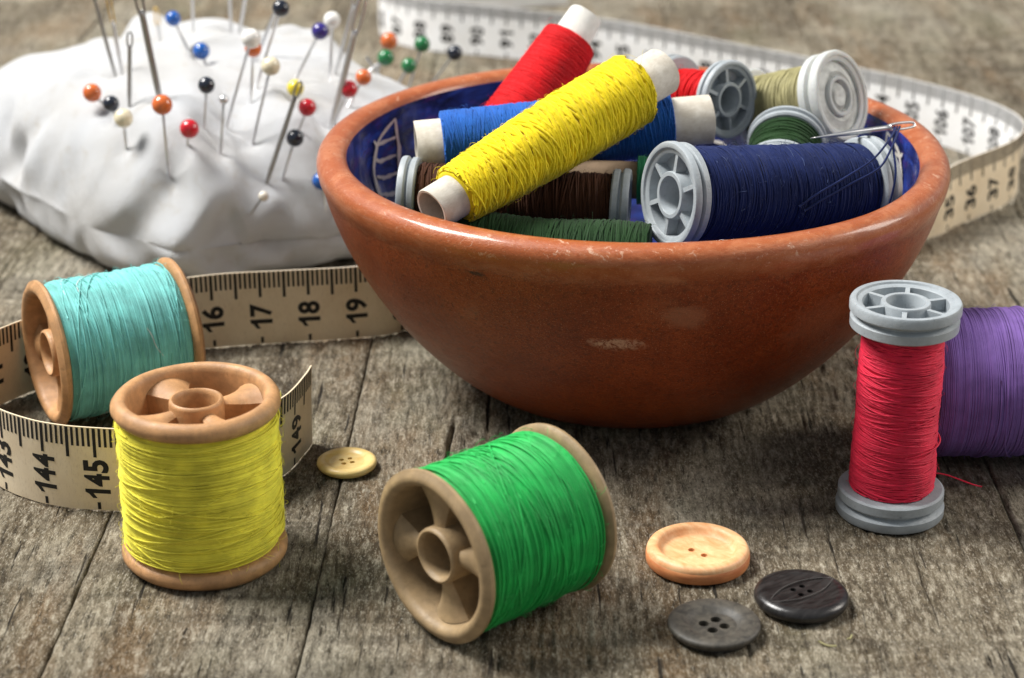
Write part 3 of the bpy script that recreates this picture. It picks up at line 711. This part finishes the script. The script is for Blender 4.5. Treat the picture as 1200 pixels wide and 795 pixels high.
bobbin('thread_spool', 'brown thread on a grey spool under the yellow yarn', (2.20, -4.05, 4.22), (-2.10, -3.55, 4.32), .72, MAT['grey'], TM['brown'], .020, lambda u: .58 + 0 * np.asarray(u), .2, (.1, .35), .34, 25, 22, 9, True, G, 8, 120)
bobbin('thread_spool', 'grey spool on edge beside the blue tube, its wheel end facing right', (3.25, .75, 5.05), (4.42, -.52, 5.26), .80, MAT['grey'], TM['red'], .02, lambda u: .5 + 0 * np.asarray(u), .2, (.35, 0), .30, 26, 8, 5, True, G, 4, 10)
bobbin('thread_spool', 'dark green thread on a grey spool behind the navy one', (5.15, -2.75, 4.28), (5.50, -1.15, 4.62), .80, MAT['grey'], TM['darkgreen'], .02, lambda u: .70 + 0 * np.asarray(u), .2, (.35, 0), .32, 27, 8, 5, True, G, 4, 40)
bobbin('thread_spool', 'olive thread on a frosted white plastic spool at the bowl\'s right', (4.8, .95, 4.5), (6.64, -.58, 5.38), .93, MAT['frost'], TM['olive'], .016, lambda u: .72 + 0 * np.asarray(u), .2, (.35, 0), .50, 28, 10, 6, True, G, 6, 20, 0, face=MAT['cloudy'])
bobbin('thread_spool', 'small clear spool with a little red thread behind the blue tube', (3.1, 1.2, 4.1), (3.62, .95, 5.38), .50, MAT['clear'], TM['red'], .016, lambda u: .42 + 0 * np.asarray(u), .2, (.35, 0), .34, 29, 8, 6, True, G, 4, 10)
cone('thread_spool', 'emerald thread on a pale tube, half hidden behind the navy spool', (.6, -2.9, 4.42), (3.5, -3.15, 4.42), .36, .36, 1.80, 2.35, lambda u: .43 + 0 * np.asarray(u), TM['palegreen'], .02, 30, 7, 30, 40, group=G, cmat=MAT['oldpaper'])
cone('thread_spool', 'dark green thread lying low along the bowl\'s front lip', (-1.7, -5.35, 3.92), (2.65, -6.02, 3.84), .35, .35, .15, 4.2, lambda u: .66 + .03 * np.sin(np.asarray(u) * 9), TM['darkgreen'], .024, 60, 9, 31, 160, group=G, lift=.16)

# ---------------------------------------------------------------- needle and its thread, across the navy spool
def needle_mesh(p1, p2, r, eye=.5, tip=.6):
    """p1 point, p2 eye end; returns shaft and eye builders"""
    p1, p2 = np.array(p1, float), np.array(p2, float); d = p2 - p1; L = np.linalg.norm(d); d /= L
    sh = MB(); u = np.linspace(0, 1 - eye / L, 16); rad = r * np.clip(u * L / tip, .08, 1) ** .7
    sh.tube(p1 + d * (u * L)[:, None], rad, 8)
    side = np.cross(d, [0, 0, 1.]); 
    if np.linalg.norm(side) < .2: side = np.cross(d, [0, 1., 0])
    side /= np.linalg.norm(side); upv = np.cross(side, d)
    return sh, d, side, upv, L
def needle(name, label, p1, p2, r, mat, eye=.5, tip=.6, eye_mat=None, group=None, face=(0, -.9, .4)):
    root = thing(name, label, 'needle', tuple(p1), group)
    a = np.zeros(3); b = np.array(p2, float) - np.array(p1, float)
    sh, d, side, upv, L = needle_mesh(a, b, r, eye * .9, tip)
    sh.build('shaft', mat, root)
    w = np.cross(d, np.array(face, float)); w /= np.linalg.norm(w)
    t = np.linspace(0, 2 * math.pi, 36, endpoint=False); c = b - d * eye / 2
    P = c + d * (np.cos(t) * eye / 2)[:, None] + w * (np.sin(t) * r * 1.25 * np.abs(np.sin(t)) ** -.35 * (np.abs(np.sin(t)) > 1e-6))[:, None] if False else c + d * (np.cos(t) * eye / 2)[:, None] + w * (np.sign(np.sin(t)) * np.abs(np.sin(t)) ** .6 * r * 1.15)[:, None]
    MB().tube(P, r * .48, 6, closed=True).build('eye', eye_mat or mat, root)
    return root
NA, NB = (5.50, -4.15, 5.60), (7.60, -3.12, 5.55)
needle('needle', 'steel sewing needle threaded with navy, lying over the bowl\'s right lip', NA, NB, .055, MAT['steel'], .62, .9, face=(-.2, -.9, .6))
nt = thing('needle_thread', 'navy thread running from the needle\'s eye down the navy spool', 'thread', NB)
EY = np.array(NB) - (np.array(NB) - np.array(NA)) / np.linalg.norm(np.array(NB) - np.array(NA)) * .4
ax0, ax1 = np.array(NAVY[0]), np.array(NAVY[1]); axd = (ax1 - ax0) / np.linalg.norm(ax1 - ax0)
fr = np.cross(axd, [0, 0, 1.]); fr /= np.linalg.norm(fr); fr = fr if fr[1] < 0 else -fr; upn = np.cross(fr, axd); upn = upn if upn[2] > 0 else -upn
def on_navy(t, deg, r): return ax0 + (ax1 - ax0) * t + r * (math.cos(math.radians(deg)) * upn + math.sin(math.radians(deg)) * fr)
for pts in ([EY, on_navy(.97, 22, 1.06), on_navy(.86, 42, .97), on_navy(.72, 60, .87), on_navy(.58, 78, .865), on_navy(.50, 92, .865)],
            [EY + [.05, 0, 0], on_navy(.98, 28, 1.05), on_navy(.88, 52, 1.0), on_navy(.74, 68, .88), on_navy(.60, 86, .865), on_navy(.53, 98, .865)],
            [EY + [-.05, 0, 0], on_navy(.985, 30, 1.03), on_navy(.95, 62, 1.02), on_navy(.92, 95, 1.01), on_navy(.90, 115, 1.0)]):
    m = MB(); m.tube(catmull(np.array(pts) - np.array(NB), 12), .022, 5); m.build('strand', TM['navy'], nt)

# ---------------------------------------------------------------- buttons
def button(name, label, c, R, H, mat, prof, holes, hr, hd, rot=0.0, tilt=(0, 0), hole_mat=None, group='loose buttons on the table', sub=None):
    """lathe with round sewing holes: the well floor is a grid of rings pierced by tubes"""
    root = thing(name, label, 'button', c, group); root.rotation_euler = (tilt[0], tilt[1], rot)
    rw, zw = prof[-1]                                                       # well floor starts here
    body = MB().lathe([(R * .55, 0.0), (R * .86, 0.0)] + prof, 72)
    # well floor with holes: triangulated by bmesh from circles
    import bmesh
    bm = bmesh.new(); ring = [bm.verts.new((rw * math.cos(a), rw * math.sin(a), zw)) for a in np.linspace(0, 2 * math.pi, 72, endpoint=False)]
    edges = [bm.edges.new((ring[i], ring[(i + 1) % 72])) for i in range(72)]
    for k in range(holes):
        a = math.pi / holes * (1 if holes == 4 else 0) + k * 2 * math.pi / holes; cx, cy = hd * math.cos(a), hd * math.sin(a)
        cv = [bm.verts.new((cx + hr * math.cos(b), cy + hr * math.sin(b), zw)) for b in np.linspace(0, 2 * math.pi, 20, endpoint=False)]
        edges += [bm.edges.new((cv[i], cv[(i + 1) % 20])) for i in range(20)]
        P = np.array([[[cx + hr * math.cos(b), cy + hr * math.sin(b), z] for b in np.linspace(0, 2 * math.pi, 20, endpoint=False)] for z in (zw, .012)])
        body.grid(P, wrap_v=True)
    bmesh.ops.triangle_fill(bm, use_beauty=True, edges=edges, normal=(0, 0, 1))
    bm.verts.index_update()
    v = np.array([x.co[:] for x in bm.verts]); t = np.array([[x.index for x in f.verts] for f in bm.faces if f.normal.z != 0])
    fl = np.array([f.normal.z < 0 for f in bm.faces]); t[fl] = t[fl][:, ::-1]; bm.free()
    body.add(v, tris=t)
    body.build('disc', mat, root, angle=50)
    return root
def button_mat(name, c1, c2, scale, stretch, rough, spec=.5, edge=None):
    N = NT(name); a = N.noise(scale, 6, .65, N.mapping(stretch), .5); f = N.noise(40, 4, .7)
    col = N.mix(N.ramp(a, [(.35, 0), (.65, 1)]), c1, c2); col = N.mix(N.math('MULTIPLY', N.ramp(f, [(.58, 0), (.72, 1)]), .4), col, mul(c1, .5))
    N.set(Base_Color=col, Roughness=rough, Specular_IOR_Level=spec, Normal=N.bump(N.math('ADD', a, N.math('MULTIPLY', f, .3)), .2, .02)); return N.m
MAT['peach'] = button_mat('peach_wood', (.72, .34, .14), (.86, .55, .29), 3.2, (1, 2, 1), .5)
_N = NT('peach_wood_edge'); MAT['peachedge'] = _N.m; _N.set(Base_Color=_N.mix(_N.ramp(_N.noise(3, 5, .6, _N.mapping((1, 1, 3))), [(.35, 0), (.65, 1)]), (.50, .16, .055), (.66, .27, .10)), Roughness=.55)
MAT['horn'] = button_mat('dark_horn', (.007, .006, .006), (.034, .031, .030), 2.5, (1, 6, 1), .28)
MAT['hornline'] = plastic_mat('horn_line', (.075, .07, .066), .3)
MAT['slate'] = button_mat('slate_grey', (.034, .031, .026), (.095, .084, .066), 7, (1, 1, 1), .55)
MAT['cream'] = button_mat('cream_horn', (.86, .58, .19), (.94, .72, .31), 2.5, (1, 3, 1), .35)
button('button', 'peach wooden button with a deep well and two holes', (3.12, -10.0, 0), .86, .32, MAT['peach'],
       [(.82, .01), (.85, .04), (.865, .12), (.86, .24), (.835, .295), (.79, .325), (.72, .33), (.675, .315), (.645, .27), (.61, .20), (.55, .175), (.45, .17)], 2, .060, .135, -.75)
pb = [o for o in COL.objects if o.name.startswith('button') and 'peach' in o.get('label', '')][0]
MB().lathe([(.855, .03), (.872, .06), (.875, .14), (.868, .215), (.855, .225)], 72).build('edge_band', MAT['peachedge'], pb)
button('button', 'dark brown-black horn button with four small holes and a polished lens-shaped panel', (4.68, -11.38, 0), .765, .26, MAT['horn'],
       [(.66, .012), (.73, .05), (.765, .11), (.765, .16), (.735, .215), (.67, .25), (.60, .262), (.55, .255), (.52, .245), (.40, .238)], 4, .052, .135, .6)
button('button', 'slate grey button with a broad rim and four large holes, nearest the camera', (3.19, -12.25, 0), .735, .2, MAT['slate'],
       [(.62, .012), (.70, .06), (.735, .125), (.73, .165), (.70, .19), (.62, .20), (.50, .195), (.44, .17), (.40, .135), (.36, .12)], 4, .085, .165, .55)
button('button', 'small cream button with four holes beside the tape end', (-3.04, -6.46, 0), .555, .16, MAT['cream'],
       [(.47, .01), (.53, .04), (.555, .09), (.545, .135), (.50, .165), (.44, .172), (.385, .16), (.36, .135), (.32, .125)], 4, .048, .115, .35)
hb = [o for o in COL.objects if o.name.startswith('button') and 'horn' in o.get('label', '')][0]
for sg in (1, -1):
    a = np.linspace(-.62, .62, 24); P = np.stack([1.12 * np.sin(a), sg * (1.12 * np.cos(a) - 1.12 * math.cos(.62) + .02), .262 - .02 * np.sin(a) ** 2], -1)
    m = MB(); m.tube(P, .009, 6); m.build('panel_edge', MAT['hornline'], hb)
# straw-like bits
for k, (x, y, a, l) in enumerate([(4.92, -12.72, -.5, .30), (5.30, -12.52, .9, .14)]):
    u = np.linspace(-1, 1, 8); m = MB(); m.tube(np.stack([x + u * l / 2 * math.cos(a), y + u * l / 2 * math.sin(a) + .03 * u * u, .03 + .02 * u * u], -1), .018, 5)
    tag(m.build('straw_bit', TM['olive']), ['curved straw-coloured fibre on the wood by the dark buttons', 'tiny straw-coloured crumb right of the curved fibre'][k], 'fibre')

# ---------------------------------------------------------------- pins and needles in the cushion
PINS = [
    ('orange', (-9.59, 4.90, 3.85), (-9.34, 4.90, 3.57), 0.215, 'orange-headed pin pushed in at the far left of the pin cushion'),
    ('black', (-9.06, 4.32, 3.76), (-9.03, 4.42, 3.50), 0.190, 'black-headed pin pushed in beside the leftmost orange pin'),
    ('cream', (-8.60, 3.30, 3.73), (-8.63, 3.50, 3.08), 0.215, 'cream pearl-headed pin at the left of the pin cushion, below a black one'),
    ('orange', (-7.56, 2.38, 4.31), (-7.58, 2.68, 2.72), 0.225, 'orange-headed pin on a long slanting shaft, front left of the pin cushion'),
    ('red', (-7.07, 2.77, 3.65), (-7.14, 2.92, 3.35), 0.215, 'red-headed pin pushed in low in the front middle of the pin cushion'),
    ('blue', (-8.25, 8.57, 4.66), (-7.93, 8.37, 4.00), 0.190, 'blue-headed pin slanting left at the top edge of the pin cushion'),
    ('blue', (-7.46, 7.58, 4.11), (-7.41, 7.68, 3.84), 0.205, 'blue-headed pin pushed in almost to its head, top of the pin cushion'),
    ('black', (-6.75, 3.49, 4.43), (-6.87, 3.69, 3.56), 0.190, 'black-headed pin standing straight in the middle of the pin cushion'),
    ('silver', (-6.34, 3.18, 4.19), (-6.49, 3.38, 3.06), 0.105, 'plain pin with a tiny steel head in the middle of the pin cushion'),
    ('pearl', (-5.81, 4.25, 5.29), (-6.46, 4.45, 3.31), 0.225, 'white pearl-headed pin overlapping an orange one, leaning right'),
    ('orange', (-5.95, 5.60, 4.70), (-6.04, 5.50, 3.61), 0.200, 'orange-headed pin just behind the white pearl pin'),
    ('cream', (-5.36, 3.90, 4.75), (-5.84, 4.10, 3.05), 0.215, "cream pearl-headed pin on a long shaft right of the pin cushion's middle"),
    ('black', (-5.32, 6.00, 5.54), (-5.94, 6.10, 3.79), 0.200, 'black-headed tall pin at the top edge of the photo'),
    ('yellow', (-4.99, 5.34, 3.84), (-4.97, 5.24, 3.60), 0.200, 'yellow-headed pin behind the long dark needle'),
    ('red', (-4.60, 4.03, 3.76), (-4.78, 4.13, 3.30), 0.205, 'red-headed pin just right of the long dark needle'),
    ('black', (-4.82, 3.28, 3.28), (-5.10, 3.38, 2.46), 0.200, 'black-headed pin right of the foot of the long dark needle'),
    ('smallpearl', (-5.46, 2.31, 2.25), (-5.78, 2.61, 1.78), 0.115, 'tiny pearl-headed pin low on the front of the pin cushion'),
    ('violet', (-4.48, 6.44, 4.89), (-5.08, 6.54, 3.76), 0.205, 'violet-blue headed pin leaning right near the back of the pin cushion'),
    ('pearl', (-4.26, 7.22, 4.96), (-4.34, 7.12, 3.66), 0.205, 'white pearl-headed pin standing behind the violet-blue one'),
    ('red', (-3.72, 4.88, 3.94), (-4.00, 4.98, 3.32), 0.200, "red-headed pin beside the bowl's left lip"),
    ('orange', (-3.44, 5.66, 4.00), (-3.72, 5.56, 3.49), 0.190, "orange-headed pin right behind the red one by the bowl's lip"),
    ('blue', (-4.25, 2.95, 2.39), (-4.19, 3.15, 1.74), 0.200, "blue-headed pin half hidden behind the bowl's left side"),
    ('green', (-3.14, 9.20, 3.51), (-3.56, 9.20, 3.16), 0.210, 'green-headed pin in front of an orange one behind the bowl'),
    ('orange', (-3.11, 10.20, 3.68), (-3.56, 10.20, 2.53), 0.215, 'orange-headed pin above a green one behind the bowl'),
    ('green', (-2.59, 9.60, 3.20), (-3.01, 9.63, 2.47), 0.200, "green-headed pin lowest of three, touching the bowl's back lip"),
    ('blue', (-3.10, 8.60, 2.98), (-3.29, 8.59, 3.27), 0.190, "blue-headed pin peeping over the bowl's left lip"),
    ('green', (-2.28, 10.40, 3.54), (-2.91, 10.26, 1.56), 0.205, 'green-headed pin highest and rightmost of the green ones'),
    ('black', (-1.46, 10.60, 3.26), (-2.80, 10.08, 1.55), 0.200, "black-headed pin furthest right, over the bowl's back lip"),
]
NEEDLES = [
    ((-9.85, 6.60, 6.30), (-9.42, 6.70, 3.91), 0.045, 'darksteel', 0.50, None, 'dark needle leaning left, leftmost in the pin cushion'),
    ((-9.46, 6.66, 6.18), (-9.25, 6.76, 3.96), 0.045, 'steel', 1.25, 'gilt', 'gilt-eyed needle next to the leftmost dark needle'),
    ((-8.57, 4.61, 5.34), (-8.71, 4.71, 3.79), 0.050, 'darksteel', 0.35, None, 'short dark needle standing upright at the left of the pin cushion'),
    ((-8.36, 4.36, 6.86), (-7.99, 4.46, 3.93), 0.075, 'darksteel', 1.10, None, 'thick darning needle with a long eye, leaning left'),
    ((-8.97, 10.28, 4.52), (-8.93, 10.38, 3.78), 0.045, 'steel', 0.50, 'gilt', "needle with only its gilt eye showing at the cushion's back edge"),
    ((-8.08, 10.76, 5.47), (-8.14, 10.86, 3.87), 0.040, 'steel', 0.50, None, 'thin pale needle at the back edge above the blue pins'),
    ((-7.13, 10.70, 5.48), (-7.17, 10.80, 3.89), 0.040, 'steel', 0.50, None, 'thin pale needle at the back edge, cut off by the top of the photo'),
    ((-6.62, 10.49, 5.20), (-6.92, 10.59, 3.85), 0.045, 'steel', 0.50, None, 'thin needle leaning right behind the white pearl pin'),
    ((-4.64, 3.18, 4.60), (-5.44, 3.28, 2.40), 0.055, 'darksteel', 0.40, None, 'long dark needle leaning right, front right of the pin cushion'),
    ((-3.29, 4.73, 6.20), (-4.10, 4.83, 3.25), 0.075, 'steel', 1.00, None, "long bright needle with a big eye beside the bowl's lip"),
    ((-3.63, 7.48, 5.69), (-4.21, 7.58, 3.69), 0.050, 'steel', 0.50, None, 'bright needle just behind the big-eyed one'),
    ((-5.44, 8.11, 5.55), (-6.19, 8.21, 3.83), 0.045, 'steel', 0.50, None, 'bright needle leaning right beside the tall black-headed pin'),
]

HEADC = {'orange': (.62, .135, .028), 'black': (.010, .014, .026), 'cream': (.74, .66, .47), 'red': (.55, .010, .022), 'blue': (.012, .10, .40), 'silver': None, 'pearl': (.80, .79, .75),
         'yellow': (.74, .60, .03), 'smallpearl': (.76, .70, .60), 'violet': (.035, .022, .20), 'green': (.010, .155, .045)}
def head_mat(k, c):
    if c is None: return MAT['steel']
    N = NT('pin_head_' + k); a = N.noise(9, 3); N.set(Base_Color=N.mix(N.ramp(a, [(.35, 0), (.7, 1)]), mul(c, .85), mul(c, 1.1)), Roughness=.22, Specular_IOR_Level=.5, Coat_Weight=.4, Coat_Roughness=.08); return N.m
HM = {k: head_mat(k, c) for k, c in HEADC.items()}
for k, H, E, r, lab in PINS:
    H, E = np.array(H), np.array(E); d = (H - E); d /= np.linalg.norm(d)
    root = thing('pin', lab, 'pin', tuple(E), 'pins in the pin cushion')
    MB().tube(np.stack([-d * .5, (H - E) * .5, H - E - d * r * .5]), .034 if r > .12 else .030, 8).build('shaft', MAT['steel'], root)
    m = MB(); m.ball((0, 0, 0), r); h = m.build('head', HM[k], root); h.location = tuple(H - E)
    h.rotation_euler = Vector(d).to_track_quat('Z', 'Y').to_euler()
for T, E, r, mt, eye, em, lab in NEEDLES:
    T, E = np.array(T), np.array(E); d = (T - E) / np.linalg.norm(T - E)
    needle('needle', lab, tuple(E - d * .5), tuple(T), r, MAT[mt], eye, .6, MAT[em] if em else None, 'needles in the pin cushion', (.1, -.9, .3))
